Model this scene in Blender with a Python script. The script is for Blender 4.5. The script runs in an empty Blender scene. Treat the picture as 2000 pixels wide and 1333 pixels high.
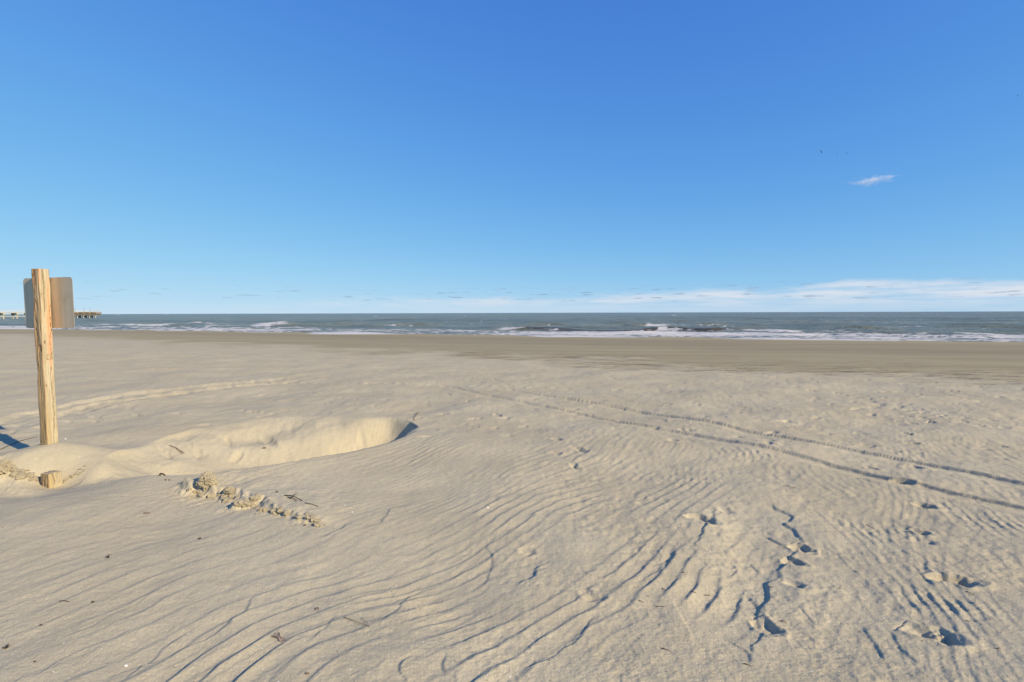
import bpy, bmesh, math, random
import numpy as np
from mathutils import Vector, Matrix

random.seed(7)
SC = bpy.context.scene
COL = SC.collection

# ------------------------------------------------------------------ camera
CAM_Z = 1.60
PITCH = math.radians(3.15)
ROLL = math.radians(-0.17)
cd = bpy.data.cameras.new('camera'); cam = bpy.data.objects.new('camera', cd); COL.objects.link(cam)
cd.sensor_width = 36.0; cd.lens = 18.0; cd.clip_start = 0.05; cd.clip_end = 80000.0
CAM_M = Matrix.Rotation(math.radians(90) - PITCH, 3, 'X') @ Matrix.Rotation(ROLL, 3, 'Z')
cam.matrix_world = Matrix.Translation((0, 0, CAM_Z)) @ CAM_M.to_4x4()
SC.camera = cam

# ------------------------------------------------------------------ light, sky, exposure
SUN_EL = math.radians(27.0)
SUN_TO = (0.83, -0.56)                          # horizontal direction towards the sun: right, a little behind the camera
_l = math.hypot(*SUN_TO)
SDIR = Vector((SUN_TO[0]/_l*math.cos(SUN_EL), SUN_TO[1]/_l*math.cos(SUN_EL), math.sin(SUN_EL)))
sl = bpy.data.lights.new('sun', 'SUN'); sl.energy = 5.0; sl.angle = math.radians(0.53); sl.color = (1.0, 0.86, 0.61)
so = bpy.data.objects.new('sun', sl); COL.objects.link(so)
so.rotation_euler = SDIR.to_track_quat('Z', 'Y').to_euler(); so.location = (20, -10, 30)

SC.view_settings.view_transform = 'Standard'; SC.view_settings.look = 'None'
SC.view_settings.exposure = 0.42; SC.view_settings.gamma = 1.0; SC.view_settings.use_curve_mapping = False

W = bpy.data.worlds.new('World'); SC.world = W; W.use_nodes = True


class NT:
    """tiny node-tree helper"""
    def __init__(self, tree):
        self.t = tree; self.n = tree.nodes; self.l = tree.links
    def new(self, kind, **kw):
        nd = self.n.new(kind)
        for k, v in kw.items():
            setattr(nd, k, v)
        return nd
    def put(self, sock, v):
        if hasattr(v, 'node'):
            self.l.new(v, sock)
        else:
            sock.default_value = v
    def math(self, op, a, b=None, c=None, clamp=False):
        nd = self.n.new('ShaderNodeMath'); nd.operation = op; nd.use_clamp = clamp
        self.put(nd.inputs[0], a)
        if b is not None: self.put(nd.inputs[1], b)
        if c is not None: self.put(nd.inputs[2], c)
        return nd.outputs[0]
    def mix(self, f, a, b, blend='MIX'):
        nd = self.n.new('ShaderNodeMix'); nd.data_type = 'RGBA'; nd.blend_type = blend
        self.put(nd.inputs[0], f); self.put(nd.inputs[6], a); self.put(nd.inputs[7], b)
        return nd.outputs[2]
    def noise(self, vec, scale, detail=3, rough=0.5, dist=0.0):
        nd = self.n.new('ShaderNodeTexNoise')
        if vec is not None: self.l.new(vec, nd.inputs['Vector'])
        nd.inputs['Scale'].default_value = scale; nd.inputs['Detail'].default_value = detail
        nd.inputs['Roughness'].default_value = rough; nd.inputs['Distortion'].default_value = dist
        return nd.outputs['Fac']
    def ramp(self, v, a, b, lo=0.0, hi=1.0, smooth=True):
        nd = self.n.new('ShaderNodeMapRange'); nd.interpolation_type = 'SMOOTHSTEP' if smooth else 'LINEAR'
        self.put(nd.inputs[0], v); self.put(nd.inputs[1], a); self.put(nd.inputs[2], b)
        self.put(nd.inputs[3], lo); self.put(nd.inputs[4], hi)
        return nd.outputs[0]
    def xyz(self, x, y, z):
        nd = self.n.new('ShaderNodeCombineXYZ')
        self.put(nd.inputs[0], x); self.put(nd.inputs[1], y); self.put(nd.inputs[2], z)
        return nd.outputs[0]
    def mapping(self, vec, scale=(1, 1, 1), rot=(0, 0, 0), loc=(0, 0, 0)):
        nd = self.n.new('ShaderNodeMapping'); self.l.new(vec, nd.inputs[0])
        nd.inputs['Scale'].default_value = scale; nd.inputs['Rotation'].default_value = rot
        nd.inputs['Location'].default_value = loc
        return nd.outputs[0]
    def bump(self, h, strength, dist, normal=None):
        nd = self.n.new('ShaderNodeBump'); self.put(nd.inputs['Height'], h)
        nd.inputs['Strength'].default_value = strength; nd.inputs['Distance'].default_value = dist
        if normal is not None: self.l.new(normal, nd.inputs['Normal'])
        return nd.outputs[0]


def build_world():
    w = NT(W.node_tree); w.n.clear()
    out = w.new('ShaderNodeOutputWorld'); bg = w.new('ShaderNodeBackground')
    sky = w.new('ShaderNodeTexSky'); sky.sky_type = 'NISHITA'; sky.sun_disc = False
    sky.sun_elevation = SUN_EL; sky.sun_rotation = math.atan2(SDIR.x, SDIR.y)
    sky.altitude = 0; sky.air_density = 0.7; sky.dust_density = 0.0; sky.ozone_density = 3.0
    tc = w.new('ShaderNodeTexCoord'); sep = w.new('ShaderNodeSeparateXYZ'); w.l.new(tc.outputs['Generated'], sep.inputs[0])
    X, Y, Z = sep.outputs
    el = w.math('MULTIPLY', w.math('ARCSINE', Z), 57.2958)               # degrees
    az = w.math('MULTIPLY', w.math('ARCTAN2', X, Y), 57.2958)
    # long low cloud bank over the sea: its top climbs to the right and it thins out to the left
    v1 = w.xyz(w.math('MULTIPLY', az, 0.16), w.math('MULTIPLY', el, 0.9), 3.1)
    n1 = w.noise(v1, 1.0, 5, 0.6)
    v2 = w.xyz(w.math('MULTIPLY', az, 0.045), 0.0, 7.7)
    n2 = w.noise(v2, 1.0, 2, 0.5)
    top = w.ramp(az, -30.0, 34.0, 0.9, 2.75, False)
    top = w.math('ADD', top, w.math('MULTIPLY', w.math('SUBTRACT', n2, 0.5), 1.6))
    d = w.math('SUBTRACT', top, el)
    d = w.math('ADD', d, w.math('MULTIPLY', w.math('SUBTRACT', n1, 0.5), 2.2))
    bank = w.ramp(d, -0.25, 0.7)
    low = w.ramp(el, 0.3, 1.6, 0.35, 1.0)
    n3 = w.noise(w.xyz(w.math('MULTIPLY', az, 0.10), w.math('MULTIPLY', el, 1.3), 11.0), 1.0, 6, 0.6)
    body = w.ramp(n3, 0.34, 0.60, 0.28, 1.0)
    thin = w.ramp(az, -42.0, 0.0, 0.2, 1.0)
    fac = w.math('MULTIPLY', w.math('MULTIPLY', w.math('MULTIPLY', bank, low), body), w.math('MULTIPLY', thin, 0.92))
    # film response of the photograph: every part of the sky is rolled off channel by channel, so the blue stays deep down to the horizon
    sc3 = w.new('ShaderNodeSeparateColor'); w.l.new(sky.outputs[0], sc3.inputs[0]); ch = []
    for i, g in enumerate((0.172, 0.375, 1.28)):
        v = w.math('MULTIPLY', sc3.outputs[i], g)
        ch.append(w.math('MULTIPLY', w.math('DIVIDE', v, w.math('ADD', v, 1.5)), 7.6))
    cc = w.new('ShaderNodeCombineColor')
    for i in range(3): w.l.new(ch[i], cc.inputs[i])
    skyc = cc.outputs[0]
    col = w.mix(fac, skyc, (5.5, 5.9, 6.5, 1))
    # small grey cumulus flecks in front of it
    n4 = w.noise(w.xyz(w.math('MULTIPLY', az, 0.42), w.math('MULTIPLY', el, 4.2), 21.0), 1.0, 3, 0.5)
    band = w.math('MULTIPLY', w.ramp(el, 0.9, 1.5), w.ramp(el, 2.2, 3.4, 1.0, 0.0))
    fl = w.math('MULTIPLY', w.math('MULTIPLY', w.ramp(n4, 0.59, 0.70), band), w.ramp(az, -40.0, 5.0, 0.35, 0.75))
    col = w.mix(fl, col, (2.2, 3.0, 4.2, 1))
    w.l.new(col, bg.inputs[0]); bg.inputs[1].default_value = 0.098
    w.l.new(bg.outputs[0], out.inputs[0])


build_world()

# ------------------------------------------------------------------ helpers
def tag(o, label=None, cat=None, group=None, kind=None):
    if label: o['label'] = label
    if cat: o['category'] = cat
    if group: o['group'] = group
    if kind: o['kind'] = kind
    return o

def empty(name, loc, rz=0.0):
    o = bpy.data.objects.new(name, None); COL.objects.link(o)
    o.location = loc; o.rotation_euler = (0, 0, rz); o.empty_display_size = 0.2
    return o

def link(name, me, mat=None, parent=None, smooth=True):
    o = bpy.data.objects.new(name, me); COL.objects.link(o)
    if mat and not me.materials: me.materials.append(mat)
    if parent: o.parent = parent
    if smooth:
        me.polygons.foreach_set('use_smooth', np.ones(len(me.polygons), dtype=bool))
    return o

def mesh(name, verts, faces):
    me = bpy.data.meshes.new(name); me.from_pydata([tuple(v) for v in verts], [], faces); me.update()
    return me

def grid_mesh(name, X, Y, Z):
    r, c = X.shape
    me = bpy.data.meshes.new(name)
    co = np.stack([X, Y, Z], -1).reshape(-1, 3).astype(np.float32)
    i = np.arange(r*c, dtype=np.int32).reshape(r, c)
    q = np.stack([i[:-1, :-1], i[:-1, 1:], i[1:, 1:], i[1:, :-1]], -1).reshape(-1, 4)
    me.vertices.add(len(co)); me.vertices.foreach_set('co', co.ravel())
    me.loops.add(q.size); me.loops.foreach_set('vertex_index', q.ravel())
    me.polygons.add(len(q)); me.polygons.foreach_set('loop_start', np.arange(0, q.size, 4, dtype=np.int32))
    me.update(calc_edges=True)
    me.polygons.foreach_set('use_smooth', np.ones(len(q), dtype=bool))
    return me

def fattr(me, name, arr):
    a = me.attributes.new(name, 'FLOAT', 'POINT'); a.data.foreach_set('value', arr.ravel().astype(np.float32))

def sst(a, b, x):
    t = np.clip((x-a)/(b-a), 0, 1); return t*t*(3-2*t)

# --- tileable noise made by FFT, sampled with bicubic weights
def fft_noise(seed, n, fs, beta=0.0, fmin=0.0, cplx=False, sx=None, sy=None):
    rng = np.random.default_rng(seed)
    f = np.fft.fftfreq(n)*n
    FX, FY = np.meshgrid(f, f)
    if sx is None: sx = sy = fs
    filt = np.exp(-0.5*((FX/sx)**2+(FY/sy)**2))
    if beta:
        R = np.sqrt(FX**2+FY**2); R[0, 0] = 1; filt = filt*R**(-beta)
    filt[0, 0] = 0
    a = rng.standard_normal((n, n)) + (1j*rng.standard_normal((n, n)) if cplx else 0)
    o = np.fft.ifft2(np.fft.fft2(a)*filt)
    if not cplx: o = o.real
    return o/np.sqrt(np.mean(np.abs(o)**2))

def samp(tile, x, y, size):
    n = tile.shape[0]
    u = x/size*n; v = y/size*n
    iu = np.floor(u).astype(np.int64); iv = np.floor(v).astype(np.int64)
    fu = u-iu; fv = v-iv
    fu = fu*fu*(3-2*fu); fv = fv*fv*(3-2*fv)
    i0 = iu % n; i1 = (iu+1) % n; j0 = iv % n; j1 = (iv+1) % n
    return (tile[j0, i0]*(1-fu)+tile[j0, i1]*fu)*(1-fv)+(tile[j1, i0]*(1-fu)+tile[j1, i1]*fu)*fv

N_A = fft_noise(1, 256, 10)                 # smooth blobs, 256 px tile with about 10 cycles
N_B = fft_noise(2, 512, 60, beta=1.0)       # fractal
N_C = fft_noise(3, 512, 90)                 # fine blobs
N_D = fft_noise(4, 256, 14)
N_E = fft_noise(5, 256, 12)

# ------------------------------------------------------------------ image ray -> world, used to lay out features on the sand
CM = np.array(CAM_M)
def ray(px, py):
    d = CM @ np.array([(px-1000.0)/1000.0, -(py-666.5)/1000.0, -1.0])
    return d
def at_z(px, py, z):
    d = ray(px, py); t = (z-CAM_Z)/d[2]
    return np.array([d[0]*t, d[1]*t])
def at_y(px, py, Y):
    d = ray(px, py); t = Y/d[1]
    return np.array([d[0]*t, Y, CAM_Z+d[2]*t])

# ------------------------------------------------------------------ the sand surface as a height function
SN = np.array([0.355, 0.935]); SN = SN/np.linalg.norm(SN)      # towards the sea
ST = np.array([SN[1], -SN[0]])                                  # along the shore, to the right
SEA = -1.40; S0 = 62.0

def seg_dist(px, py, a, b):
    dx, dy = b[0]-a[0], b[1]-a[1]; L2 = dx*dx+dy*dy
    t = np.clip(((px-a[0])*dx+(py-a[1])*dy)/L2, 0, 1)
    ex = px-(a[0]+t*dx); ey = py-(a[1]+t*dy)
    side = np.sign(dx*(py-a[1])-dy*(px-a[0]))                   # + = left of a->b
    return np.hypot(ex, ey), side, t

def poly_dist(px, py, pts):
    """signed distance to a polyline (+ on its left) and the 0..1 parameter along it"""
    best = np.full(px.shape, 1e9); sg = np.ones(px.shape); par = np.zeros(px.shape)
    L = [math.dist(pts[i], pts[i+1]) for i in range(len(pts)-1)]; T = sum(L); acc = 0
    for i in range(len(pts)-1):
        d, s, t = seg_dist(px, py, pts[i], pts[i+1])
        m = d < best
        best = np.where(m, d, best); sg = np.where(m, s, sg); par = np.where(m, (acc+t*L[i])/T, par)
        acc += L[i]
    return best*sg, par

def near_line(X, Y, pts, w):
    xs = [p[0] for p in pts]; ys = [p[1] for p in pts]
    m = (X > min(xs)-w) & (X < max(xs)+w) & (Y > min(ys)-w) & (Y < max(ys)+w)
    d, t = poly_dist(X[m], Y[m], pts)
    k = np.abs(d) < w
    m[m] = k
    return m, d[k], t[k]

def inside_poly(px, py, pts):
    ins = np.zeros(px.shape, bool); n = len(pts)
    for i in range(n):
        x0, y0 = pts[i]; x1, y1 = pts[(i+1) % n]
        c = ((y0 > py) != (y1 > py)) & (px < (x1-x0)*(py-y0)/(y1-y0+1e-12)+x0)
        ins ^= c
    return ins

def smooth_line(pts, k=3):
    pts = [np.array(p, float) for p in pts]
    for _ in range(k):
        q = [pts[0]]
        for a, b in zip(pts[:-1], pts[1:]):
            q += [a*0.75+b*0.25, a*0.25+b*0.75]
        q.append(pts[-1]); pts = q
    return [tuple(p) for p in pts]

# pit rims
NEAR = smooth_line([(-4.25, 4.80), (-3.75, 4.88), (-3.2, 4.86), (-2.62, 4.92), (-1.90, 5.68), (-1.38, 6.28), (-1.30, 7.15)], 2)
FAR = smooth_line([(-1.30, 7.15), (-1.62, 7.75), (-2.6, 8.0), (-3.5, 7.9), (-4.3, 7.35), (-4.60, 6.5), (-4.42, 5.6), (-4.25, 4.80)], 2)
PITPOLY = NEAR+FAR[1:-1]
POST_XY = np.array([-4.98, 5.50]); STUMP_XY = np.array([-4.52, 5.02])

def W_(pts, z=0.0):
    return [tuple(at_z(x, y, z)) for x, y in pts]

# little cliffs in the sand: (image polyline, drop in m, reach of the low side, edge width); the low side is LEFT of the line's direction
SCARPS = [
    ([(1510, 980), (1534, 1006), (1562, 1034), (1578, 1064)], 0.034, 0.22, 0.014, -1),
    ([(1572, 1052), (1544, 1078), (1536, 1104), (1514, 1134)], 0.030, 0.20, 0.014, -1),
    ([(1524, 1120), (1506, 1146), (1500, 1166), (1472, 1194), (1490, 1214)], 0.034, 0.20, 0.014, -1),
    ([(1508, 1218), (1480, 1246), (1462, 1272)], 0.020, 0.14, 0.012, -1),
    ([(1420, 985), (1378, 1018), (1364, 1058), (1392, 1086)], 0.022, 0.16, 0.012, -1),
    ([(1332, 1078), (1292, 1104), (1238, 1142)], 0.016, 0.14, 0.010, -1),
    ([(1184, 1192), (1150, 1232), (1072, 1280), (985, 1335)], 0.018, 0.15, 0.010, -1),
    ([(1072, 1084), (1045, 1112), (1012, 1142)], 0.024, 0.12, 0.012, -1),
    ([(526, 1146), (440, 1240), (340, 1286), (182, 1336)], 0.022, 0.17, 0.012, -1),
    ([(380, 1226), (300, 1290), (240, 1340)], 0.018, 0.15, 0.011, -1),
    ([(672, 1196), (640, 1230), (598, 1262)], 0.014, 0.12, 0.009, -1),
    ([(1010, 960), (960, 978), (905, 992)], 0.012, 0.12, 0.009, -1),
    ([(820, 975), (775, 985), (748, 1015), (700, 1040)], 0.022, 0.14, 0.011, -1),
    ([(675, 1022), (655, 1042), (640, 1052)], 0.022, 0.12, 0.011, -1),
    ([(832, 1148), (800, 1168), (775, 1182), (722, 1224)], 0.018, 0.13, 0.010, -1),
    ([(880, 1276), (872, 1300), (876, 1340)], 0.020, 0.12, 0.011, -1),
    ([(806, 1280), (796, 1305), (794, 1340)], 0.022, 0.14, 0.011, -1),
    ([(948, 1050), (966, 1090), (956, 1120), (930, 1150)], 0.016, 0.10, 0.010, -1),
    ([(265, 1230), (200, 1265), (120, 1300), (60, 1335)], 0.014, 0.14, 0.010, -1),
    ([(330, 1147), (262, 1184), (200, 1222), (100, 1262)], 0.013, 0.13, 0.010, -1),
    ([(1488, 1034), (1520, 1050), (1550, 1066)], 0.030, 0.10, 0.010, -1), ([(1500, 1080), (1522, 1088), (1540, 1094)], 0.026, 0.09, 0.010, -1),
    ([(1474, 1090), (1484, 1100), (1494, 1112)], 0.020, 0.08, 0.010, -1), ([(1458, 1150), (1472, 1164), (1486, 1180)], 0.026, 0.09, 0.010, -1),
    ([(1430, 1095), (1440, 1108), (1450, 1122)], 0.018, 0.08, 0.010, -1), ([(1560, 1172), (1575, 1192), (1590, 1215)], 0.016, 0.08, 0.010, -1),
    ([(1600, 1050), (1640, 1080), (1690, 1130)], 0.012, 0.08, 0.010, -1),
    ([(1690, 1212), (1716, 1255), (1740, 1290)], 0.016, 0.10, 0.010, -1),
    ([(1740, 1226), (1770, 1262), (1792, 1290)], 0.018, 0.10, 0.010, -1),
    ([(1788, 1136), (1810, 1160), (1838, 1182)], 0.013, 0.10, 0.010, -1),
    ([(1430, 1236), (1455, 1262), (1466, 1290)], 0.020, 0.10, 0.010, -1),
]
SCARPS = [(smooth_line(W_(p), 2), a, b, c, d) for p, a, b, c, d in SCARPS]
# footprints: tail -> deep end (image), half width m, depth m
PRINTS = [
    ((1742, 1214), (1864, 1252), 0.060, 0.060), ((1788, 1128), (1896, 1144), 0.058, 0.058),
    ((1752, 1050), (1822, 1062), 0.050, 0.020), ((1758, 1026), (1810, 1042), 0.050, 0.040),
    ((1765, 978), (1824, 989), 0.048, 0.042), ((1722, 932), (1776, 939), 0.060, 0.055),
    ((1742, 904), (1794, 912), 0.050, 0.040), ((1728, 876), (1760, 882), 0.05, 0.032),
    ((1748, 858), (1796, 866), 0.05, 0.034), ((1752, 842), (1780, 846), 0.05, 0.03), ((1774, 830), (1806, 834), 0.05, 0.034),
    ((1765, 818), (1792, 821), 0.05, 0.03), ((1780, 806), (1800, 808), 0.05, 0.03), ((1760, 800), (1785, 801), 0.05, 0.03),
    ((1790, 797), (1815, 799), 0.05, 0.03), ((1820, 808), (1850, 806), 0.05, 0.03), ((1740, 785), (1765, 786), 0.05, 0.028),
    ((1318, 1000), (1392, 1019), 0.060, 0.050), ((1536, 1052), (1580, 1073), 0.050, 0.042), ((1518, 1078), (1552, 1093), 0.05, 0.035),
    ((1512, 1124), (1532, 1130), 0.045, 0.03), ((1470, 1188), (1502, 1218), 0.05, 0.036), ((1680, 905), (1708, 912), 0.04, 0.03),
    ((1105, 868), (1142, 882), 0.05, 0.035), ((1062, 878), (1090, 886), 0.05, 0.02), ((1110, 900), (1128, 912), 0.04, 0.028),
    ((962, 805), (975, 814), 0.05, 0.03), ((900, 776), (920, 782), 0.05, 0.03), ((865, 762), (880, 766), 0.05, 0.03),
    ((168, 812), (192, 817), 0.055, 0.045), ((176, 820), (192, 823), 0.05, 0.03), ((236, 790), (262, 794), 0.05, 0.03),
    ((246, 795), (256, 800), 0.05, 0.03), ((256, 806), (270, 812), 0.05, 0.035), ((120, 823), (138, 824), 0.04, 0.03),
    ((445, 862), (470, 850), 0.05, 0.035), ((575, 845), (622, 862), 0.075, 0.06), ((350, 850), (392, 862), 0.07, 0.035),
    ((505, 828), (535, 842), 0.06, 0.04), ((640, 832), (668, 842), 0.06, 0.04), ((690, 822), (712, 828), 0.06, 0.03), ((420, 838), (452, 846), 0.07, 0.04), ((300, 862), (330, 872), 0.06, 0.03), ((30, 835), (22, 850), 0.04, 0.02), ((1400, 985), (1426, 1000), 0.05, 0.02),
    ((1010, 1060), (1036, 1076), 0.05, 0.02), ((1130, 1140), (1160, 1160), 0.05, 0.02),
]
TRACKS = [
    [(860, 741), (935, 761), (1124, 799), (1205, 818), (1328, 841), (1400, 856), (1490, 874), (1610, 900), (1760, 935), (1850, 956), (2000, 989), (2300, 1056)],
    [(977, 749), (1049, 764), (1199, 787), (1295, 805), (1400, 825), (1460, 838), (1595, 863), (1775, 896), (1895, 920), (2000, 943), (2300, 1008)],
]
OLDTRACK = [[(-60, 842), (0, 826), (110, 795), (250, 773), (400, 754), (560, 736), (640, 722)],
            [(-60, 866), (0, 846), (110, 808), (250, 783), (400, 762), (560, 741), (650, 726)]]

# wind ripples: complex envelope tiles -> phase with natural forks and dead ends
RIP = []
for seed, lam, size, ca, cc, ang in ((11, 0.165, 14.0, 0.95, 0.55, -27), (12, 0.092, 10.0, 0.65, 0.35, -36), (13, 0.118, 10.0, 0.26, 0.24, -42), (14, 0.062, 8.0, 0.40, 0.20, -34), (15, 0.092, 9.0, 0.17, 0.16, -17)):
    n = 512
    # envelope correlated over ca metres along the crest (local v) and cc metres across (local u)
    A = fft_noise(seed, n, 0, cplx=True, sx=size/(2*math.pi*cc), sy=size/(2*math.pi*ca))
    RIP.append((A, lam, size, math.radians(ang)))

def ripple(i, X, Y, wx, wy, lee=0.24):
    A, lam, size, ang = RIP[i]
    c, s = math.cos(ang), math.sin(ang)
    U = (X*c+Y*s)+wx; V = (-X*s+Y*c)+wy
    a = samp(A, U, V, size)
    ph = U/lam+np.angle(a)/(2*np.pi)
    u = ph-np.floor(ph)
    up = u/lee; dn = 1-(u-lee)/(1-lee)
    p = np.where(u < lee, up*up*(3-2*up), dn**1.5)
    amp = np.clip(np.abs(a)-0.32, 0, 1.2)
    return (p-0.45)*lam*amp

def base_height(X, Y):
    s = X*SN[0]+Y*SN[1]
    z = -(1.40/54.0)*np.where(s-8 > 20, s-8, np.log1p(np.exp(np.clip((s-8)*0.8, -40, 40)))/0.8)
    z = np.maximum(z, SEA-1.0)
    # broad undulation of the dry beach
    dry = 1-sst(14, 24, s)
    z = z+0.014*samp(N_A, X, Y, 22.0)*dry+0.0025*samp(N_D, X+3, Y, 7.0)*dry
    # the drift the pit lies in: rises a little towards its crest, post mound, stump hollow
    z = z+0.02*np.exp(-(((X+1.9)/1.2)**2+((Y-5.8)/1.0)**2))
    z = z+0.20*np.exp(-(((X-POST_XY[0])/0.52)**2+((Y-POST_XY[1]-0.05)/0.38)**2))
    z = z+0.07*np.exp(-(((X+5.6)/0.8)**2+((Y-5.05)/0.25)**2))
    z = z-0.13*np.exp(-(((X-STUMP_XY[0]+0.02)/0.34)**2+((Y-STUMP_XY[1]-0.02)/0.17)**2))
    z = z-0.105*np.exp(-(((X+4.5)/0.60)**2+((Y-4.72)/0.30)**2))
    return z, s, dry

def pit_height(X, Y):
    b = (X > -5.2) & (X < -0.8) & (Y > 4.4) & (Y < 8.6)
    oz = np.zeros(X.shape); oi = np.zeros(X.shape, bool)
    if b.any(): oz[b], oi[b] = _pit(X[b], Y[b])
    return oz, oi

def _pit(X, Y):
    j = 0.06*samp(N_D, X, Y, 14.0)
    ins = inside_poly(X, Y, PITPOLY)
    dn, _ = poly_dist(X, Y, NEAR); df, _ = poly_dist(X, Y, FAR)
    dn = np.abs(dn); df = np.abs(df)+j*0.8
    S = np.clip(dn/(0.66-0.22*sst(-2.3, -1.5, X)), 0, 1)**1.0
    S = S*(3-2*S)*0.5+S*0.5
    wd = 0.62+1.28*sst(-1.75, -3.1, X)-0.9*sst(6.6, 5.6, Y)*sst(-3.4, -4.0, X)
    F = np.clip(df/wd, 0, 1); F = 0.7*F+0.3*F*F*(3-2*F)
    # the west side opens out gently towards the post
    lip = 0.022*np.exp(-(dn/0.30)**2)*sst(0.0, 0.6, df)
    return np.where(ins, -0.60*S*F*sst(-0.08, 0.18, df)+lip, lip), ins

def height(X, Y, detail=True):
    z, s, dry = base_height(X, Y)
    R = np.hypot(X, Y)
    near = R < 32
    pz, ins = pit_height(X, Y)
    z = z+pz
    wx = 0.10*samp(N_A, X, Y, 24.0)+0.010*samp(N_D, X, Y, 6.0); wy = 0.05*samp(N_E, X, Y, 12.0)
    m1 = 0.5+0.5*np.tanh(1.2*samp(N_E, X, Y, 11.0)); m2 = 0.5+0.5*np.tanh(1.3*samp(N_D, X+9, Y+4, 8.0))
    fade = np.clip(1.4-R/13.0, 0.0, 1)
    # zones: long ripples lower left, fine lines on the lip, broken ones in the middle, short ones to the right
    left = sst(-0.1, -1.3, X-0.25*(Y-3)); right = sst(1.0, 2.4, X)
    mid = (1-left)*(1-right)
    crest = sst(3.0, 4.5, Y)
    inpit = ins*sst(0.0, 0.20, -pz)
    wA = left*(1-0.8*crest)*(0.55+0.45*m1)+0.22*mid*(1-sst(2.8, 4.0, Y))*m1
    wB = (left*(0.40+0.50*crest)+mid*sst(3.6, 5.0, Y)*0.8)*(0.5+0.5*m2)
    wC = (mid*0.95+right*0.3+0.12*left)*(0.45+0.55*m1)*(1-0.45*sst(4.0, 6.0, Y))
    wE = right*(0.30+0.50*m2)+0.15*mid*m2
    wD = (left*crest*0.5+mid*0.25+right*0.8*m1)
    brk = 0.60+0.40*sst(-0.7, 0.5, samp(N_E, X*0.9+Y*0.5, Y*0.55-X*0.3, 4.4))
    tm = np.ones(X.shape)
    for tr in TRACKS:
        m, d, t = near_line(X, Y, tr, 0.6)
        if m.any(): tm[m] = np.minimum(tm[m], 1-sst(0.06, 0.0, np.abs(-d-0.10)-0.12)*sst(0.0, 0.1, t))
    keep = (1-0.93*inpit)*dry*fade*brk*tm
    z = z+(0.74+0.22*sst(3.6, 2.2, Y))*keep*(0.100*wA*ripple(0, X, Y, wx, wy, 0.20)+0.110*wB*ripple(1, X, Y, wx*0.6, wy, 0.28)
                + 0.125*wC*ripple(2, X, Y, wx*0.7, wy, 0.25)+0.105*wD*ripple(3, X, Y, wx*0.5, wy, 0.3)
                + 0.110*wE*ripple(4, X, Y, wx, wy, 0.26))
    # small rough texture: trampled, re-blown sand
    rough = (0.25+0.75*sst(-0.8, 0.8, X))*(0.4+0.6*m2)*(1-0.4*inpit)*dry
    z = z+0.72*np.clip(1.4-R/18, 0.2, 1)*rough*(0.0018*samp(N_C, X, Y, 7.0)+0.0022*samp(N_B, X, Y, 3.0)+0.0026*samp(N_C, X+2, Y+5, 16.0))
    z = z+np.clip(1.3-R/6.0, 0, 1)*dry*(0.35+rough)*0.0009*samp(N_C, X+7, Y+3, 2.7)
    z = z+np.where(ins, 1, 0)*sst(0.0, 0.06, -pz)*(0.002*samp(N_C, X, Y, 12.0)+0.002*samp(N_B, X, Y, 2.5)+0.005*samp(N_D, X, Y, 9.0))
    far_r = sst(5, 9, R)*dry
    z = z+far_r*(0.0030*samp(N_B, X, Y, 9.0)+0.0018*samp(N_C, X, Y, 30.0))
    # scarps
    jit = 0.018*samp(N_D, X, Y, 4.5)+0.0035*samp(N_C, X, Y, 11.0)
    for pts, drop, reach, ew, side in SCARPS:
        wp = pts
        xs = [p[0] for p in wp]; ys = [p[1] for p in wp]
        m = (X > min(xs)-0.8) & (X < max(xs)+0.8) & (Y > min(ys)-0.8) & (Y < max(ys)+0.8)
        if not m.any(): continue
        x, y = X[m], Y[m]
        d, t = poly_dist(x, y, wp)
        d = d*side+jit[m]
        e = sst(0, 0.22, t)*sst(1.0, 0.78, t)
        low = np.where(d > 0, np.exp(-np.clip(d, 0, 9)/reach), 0)*sst(0, ew*1.6, d)
        hi = np.exp(-np.clip(-d, 0, 9)/(reach*0.9))*(d <= 0)
        z[m] += 0.42*e*drop*(0.42*hi+0.42*np.where(d > 0, 1-sst(0, ew*1.6, d), 0)-0.58*low)
    # low trampled basin left of the broken edge
    m = (X > 0.9) & (X < 2.6) & (Y > 2.3) & (Y < 5.2)
    if m.any():
        bd, bt = poly_dist(X[m], Y[m], BASIN)
        z[m] += -0.030*np.exp(-(bd/0.22)**2)
    # footprints
    one = X.size == 1
    for A_, B_, L, dv, hw, dep in ALLP:
        c = B_
        if one and (abs(X[0]-c[0]) > L+0.3 or abs(Y[0]-c[1]) > L+0.3): continue
        m = (np.abs(X-c[0]) < L+0.3) & (np.abs(Y-c[1]) < L+0.3)
        if not m.any(): continue
        x, y = X[m]-A_[0], Y[m]-A_[1]
        t = (x*dv[0]+y*dv[1])/L+0.10*samp(N_C, X[m], Y[m], 14.0)*0.4
        r = (-x*dv[1]+y*dv[0])/hw+0.22*samp(N_C, X[m]+3, Y[m], 12.0)
        lon = np.where(t < 0.82, sst(0.0, 0.80, t), sst(1.08, 0.86, t))
        lat = np.where(np.abs(r) < 1.25, sst(1.25, 0.45, np.abs(r)), 0)
        q = np.hypot((t-0.75)/0.55*1.0, r/1.6)
        rim = np.exp(-((q-1.0)/0.22)**2)*0.22*(t > 0.2)
        z[m] += dep*(-lon*lat+rim*(1-lon*lat))
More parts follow.
